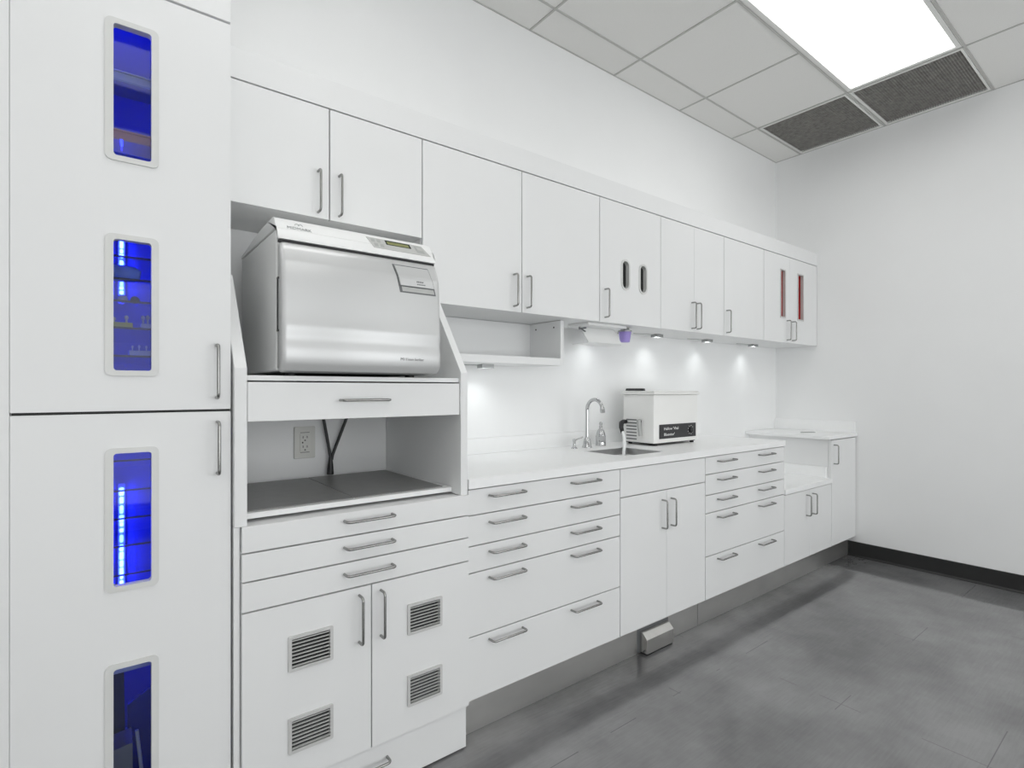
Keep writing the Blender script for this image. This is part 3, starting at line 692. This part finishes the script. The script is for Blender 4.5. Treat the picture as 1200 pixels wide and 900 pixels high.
# faucet
FX, FY = 2.1263, -.1384
t = thing('faucet', (FX, FY, ZT1), 'chrome gooseneck faucet behind the sink', 'faucet')
MB().lathe([(.027, .0003), (.027, .004), (.023, .012), (.020, .035), (.017, .048), (.012, .054), (.0105, .060)], (FX, FY, ZT1), 28).build('base', 'chrome', t, True)
pts = [(FX, FY, ZT1 + .058), (FX, FY, ZT1 + .12), (FX, FY, 1.160)]
rr = .0575
for k in range(1, 15): a = R(180 - 12.5 * k); pts.append((FX - .002 * k / 14, FY - rr - rr * math.cos(a) , 1.160 + rr * math.sin(a)))
MB().tube(pts, .0100, 14).build('spout', 'chrome', t, True)
e = Vector(pts[-1]); dd = (Vector(pts[-1]) - Vector(pts[-2])).normalized()
MB().tube([e - dd * .012, e - dd * .006, e, e + dd * .016, e + dd * .018], [.0105, .013, .0135, .0135, .011], 16).build('aerator', 'chrome', t, True)
HX, HY = 2.0406, -.1256
t = thing('tap_handle', (HX, HY, ZT1), 'small chrome lever tap handle left of the faucet', 'tap handle')
MB().lathe([(.018, .0003), (.018, .003), (.013, .006), (.009, .012), (.008, .036), (.010, .040), (.010, .048), (.006, .052)], (HX, HY, ZT1), 22).build('stem', 'chrome', t, True)
MB().tube([(HX, HY, ZT1 + .044), (HX + .03, HY - .004, ZT1 + .052), (HX + .058, HY - .008, ZT1 + .060)], [.0042, .0036, .0032], 10).build('lever', 'chrome', t, True)
DX, DY = 2.2691, -.1078
t = thing('soap_dispenser', (DX, DY, ZT1), 'bell-shaped chrome dispenser right of the faucet', 'soap dispenser')
MB().lathe([(.029, .0003), (.030, .003), (.028, .008), (.028, .048), (.0295, .050), (.0295, .056), (.027, .058), (.025, .070), (.019, .086), (.012, .096), (.009, .100)], (DX, DY, ZT1), 28).build('bell', 'chrome', t, True)
MB().lathe([(.008, .100), (.011, .106), (.008, .112), (.006, .114), (.009, .120), (.0105, .126), (.007, .133), (.002, .136)], (DX, DY, ZT1), 20).build('finial', 'chrome', t, True)

# ultrasonic cleaner
KX0, KX1, KY0, KY1 = 2.464, 2.893, -.329, -.106
uc = thing('ultrasonic_cleaner', ((KX0 + KX1) / 2, (KY0 + KY1) / 2, ZT1), 'white benchtop ultrasonic cleaner tank right of the sink', 'ultrasonic cleaner')
MB().box(KX0, KX1, KY0, KY1, ZT1 + .014, 1.243, .006, 3).build('tank', 'cleaner', uc, True)
MB().box(KX0 + .012, KX1 - .012, KY0 + .012, KY1 - .012, ZT1 + .010, ZT1 + .0138).build('base_pan', 'black', uc)
for x in (KX0 + .04, KX1 - .035):
    for y in (KY0 + .012, KY1 - .03): MB().lathe([(.011, .0003), (.012, .002), (.012, .009), (.011, .0098)], (x, y + .008, ZT1), 14).build('foot', 'black', uc, True)
MB().box(KX0 - .010, KX1 + .010, KY0 - .010, KY1 + .010, 1.2435, 1.256, .004, 2).build('rim', 'cleaner', uc, True)
ld = MB().box(KX0 - .004, KX1 + .004, KY0 - .004, KY1 + .004, 1.2563, 1.2650, .003, 2).build('lid', 'cleaner', uc, True)
MB().prism([(KY0 + .07, 1.2653), (KY0 + .075, 1.279), (KY1 - .025, 1.279), (KY1 - .02, 1.2653)], 'x', KX0 - .003, KX0 + .016, .002).build('lid_handle', 'black', ld)
mb = MB()
for k in range(7):
    z = 1.096 - k * .0185
    mb.box(KX0 - .0012, KX0 + .001, -.208, -.132, z - .0035, z + .0035)
mb.build('vent_slots', 'ink', uc)
v = thing_v = MB()
v.lathe([(.011, 0), (.011, .012), (.008, .018)], (0, 0, 0), 16, Matrix.Translation((KX0 - .0002, -.232, 1.088)) @ Matrix.Rotation(-PI / 2, 4, 'Y'))
v.build('valve_knob', 'black', uc, True)
MB().tube([(KX0 - .019, -.238, 1.098), (KX0 - .020, -.242, 1.06), (KX0 - .018, -.246, 1.006)], [.0125, .011, .008], 12).build('valve_lever', 'key', uc, True)
sp = MB(); sp.tube([(KX0 + .0005, -.128, 1.082), (KX0 - .03, -.134, 1.084), (KX0 - .065, -.150, 1.078), (KX0 - .088, -.168, 1.055), (KX0 - .088, -.178, 1.022)], [.012, .0125, .014, .013, .010], 14)
sp.build('drain_spout', 'black', uc, True)
MB().tube([(KX0 - .088, -.178, 1.030), (KX0 - .106, -.205, 1.000), (KX0 - .150, -.245, .965), (2.262, -.283, .930), (2.248, -.296, .905), (2.244, -.300, .890)], [.0085, .0085, .009, .009, .0085, .008], 12).build('drain_hose', 'hose', uc, True)
lb = MB().box(2.511, 2.869, KY0 - .0025, KY0 - .0003, .990, 1.072, .001).build('label_plate', 'label', uc)
lb['label'] = 'black label plate with white lettering and a dial'
text('lettering', "Hallow 'Vhal", .0225, 'white', lb, (2.553, KY0 - .0030, 1.0395), sx=1.22)
text('lettering', "Bluentor'", .0225, 'white', lb, (2.553, KY0 - .0030, 1.0065), sx=1.22)
kx, kz = 2.815, 1.031
MB().lathe([(.017, 0), (.017, .010), (.013, .013)], (0, 0, 0), 20, Matrix.Translation((kx, KY0 - .0027, kz)) @ Matrix.Rotation(PI / 2, 4, 'X')).build('dial', 'black', lb, True)
mb = MB()
for a in range(-120, 241, 40):
    if 235 < a: continue
    ca, sa = math.cos(R(a)), math.sin(R(a)); mb.box(kx + ca * .027 - .0022, kx + ca * .027 + .0022, KY0 - .0031, KY0 - .0026, kz + sa * .025 - .0022, kz + sa * .025 + .0022)
mb.build('dial_marks', 'white', lb)

# towel dispenser and cup under the wall cabinets
t = thing('towel_dispenser', (2.13, -.2, ZU0), 'white metal towel dispenser fixed under the oval-slot cabinet', 'towel dispenser')
MB().box(1.985, 2.285, -.285, -.135, 1.606, ZU0 + .002, .002).build('mounting_plate', 'paper', t)
pf = [(-.205, 1.605), (-.232, 1.572), (-.270, 1.520), (-.262, 1.514), (-.150, 1.514), (-.150, 1.5175), (-.258, 1.5175), (-.263, 1.520), (-.226, 1.574), (-.200, 1.605)]
MB().prism(pf, 'x', 2.002, 2.265).build('towel_tray', 'paper', t)
mb = MB(); mb.box(1.994, 2.0015, -.255, -.205, 1.590, 1.597, mat=None); mb.tube([(1.998, -.250, 1.575), (1.998, -.205, 1.600)], .004, 8)
mb.build('end_hook', 'ink', t)
MB().ball((2.272, -.235, 1.585), .005).build('end_knob', 'key', t, True)
t = thing('cup', (2.352, -.215, 1.538), 'purple plastic cup hanging under the wall cabinet beside the towel dispenser', 'cup')
MB().lathe([(.024, 0), (.027, .002), (.0365, .058), (.0345, .058), (.026, .004), (.002, .003)], (2.352, -.215, 1.540), 26).build('cup_body', 'purple', t, True)
MB().lathe([(.0372, .0), (.040, .002), (.040, .006), (.0372, .008)], (2.352, -.215, 1.5985), 26).build('cup_rim', 'ucsilver', t, True)
MB().box(2.335, 2.369, -.232, -.198, 1.6068, ZU0 + .002).build('cup_bracket', 'ucsilver', t)

# under-cabinet lights
ul = [(1.470, BZ0, 'under-cabinet light below the open shelf box'), (2.245, ZU0 + .003, 'under-cabinet light behind the towel dispenser'), (2.797, ZU0 + .003, 'under-cabinet light right of the purple cup'),
      (3.362, ZU0 + .003, 'middle under-cabinet light between the purple cup and the far corner'), (3.990, ZU0 + .003, 'under-cabinet light nearest the far corner')]
for x, z, lab in ul:
    t = thing('under_cabinet_light', (x, -.10, z), 'small silver rectangular ' + lab, 'under-cabinet light', 'lights under the wall cabinets')
    f = MB(); f.plate((x - .034, x + .034), (-.122, -.078), [(x - .028, x + .028, -.116, -.084)], z - .019, z - .0005, 'xy')
    f.box(x - .028, x + .028, -.116, -.084, z - .008, z - .0006)
    f.build('housing', 'ucsilver', t)
    MB().box(x - .0275, x + .0275, -.1155, -.0845, z - .0165, z - .0085).build('lens', 'ucled', t)
    MB().tube([(x - .0335, -.10, z - .006), (x - .06, -.10, z - .0045), (x - .13, -.090, z - .004), (x - .20, -.075, z - .004)], .0022, 6).build('lead', 'key', t, True)
    ld_ = bpy.data.lights.new('lamp', 'SPOT'); ld_.energy = .9; ld_.spot_size = R(125); ld_.spot_blend = 1.0; ld_.shadow_soft_size = .018; ld_.color = (.96, 1, 1)
    lo = bpy.data.objects.new('lamp', ld_); COL.objects.link(lo); lo.parent = t; lo.location = Vector((x, -.10, z - .0235)) - world_loc(t); lo.rotation_euler = (R(4), 0, 0)

# kick plates and the steel housing
YK = -.553
for a, b, lab in ((1.0365, 2.545, 'brushed stainless steel kick plate under the drawers and sink doors, left of the joint'), (2.548, W - .001, 'brushed stainless steel kick plate running from the joint to the far corner')):
    tag(MB().box(a, b, YK, YK + .003, .001, .156).build('kick_plate', 'steel'), lab, 'kick plate', 'stainless kick plates')
t = thing('steel_housing', (2.16, -.58, 0), 'small wedge-topped steel housing standing at the kick plate below the sink doors', 'housing')
MB().prism([(YK - .001, .010), (YK - .046, .010), (YK - .046, .078), (YK - .018, .106), (YK - .001, .106)], 'x', 2.058, 2.268, .0015).build('cover', 'boxsteel', t)
MB().box(2.040, 2.284, YK - .0008, YK - .0002, .006, .116).build('back_plate', 'ink', t)
MB().box(2.064, 2.262, YK - .040, YK - .002, .0005, .0095).build('foot_strip', 'black', t)
sc_ = MB().lathe([(.004, 0), (.004, .0015)], (0, 0, 0), 12, Matrix.Translation((2.0575, YK - .030, .022)) @ Matrix.Rotation(-PI / 2, 4, 'Y')); sc_.build('screw', 'ink', t)

# ================================================================== CAMERA, WORLD
cam = bpy.data.cameras.new('camera'); co = bpy.data.objects.new('camera', cam); COL.objects.link(co)
co.location = (0, -2.2033, 1.2733); co.rotation_euler = (PI / 2, 0, -R(37.7991))
cam.sensor_fit = 'HORIZONTAL'; cam.sensor_width = 36; cam.lens = 622.8858 / 1200 * 36; cam.shift_y = 6.3069 / 1200
cam.clip_start = .02; SC.camera = co
w = bpy.data.worlds.new('world'); SC.world = w; w.use_nodes = True
w.node_tree.nodes['Background'].inputs[0].default_value = (.9, .95, 1, 1); w.node_tree.nodes['Background'].inputs[1].default_value = .3
SC.view_settings.view_transform = 'Standard'; SC.view_settings.look = 'None'
SC.view_settings.exposure = 0.07; SC.view_settings.gamma = 1.0; SC.view_settings.use_curve_mapping = False
SC.cycles.max_bounces = 12; SC.cycles.diffuse_bounces = 7; SC.cycles.transparent_max_bounces = 24
SC.cycles.use_denoising = True
SC.cycles.caustics_reflective = False; SC.cycles.caustics_refractive = False; SC.cycles.sample_clamp_indirect = 4.0
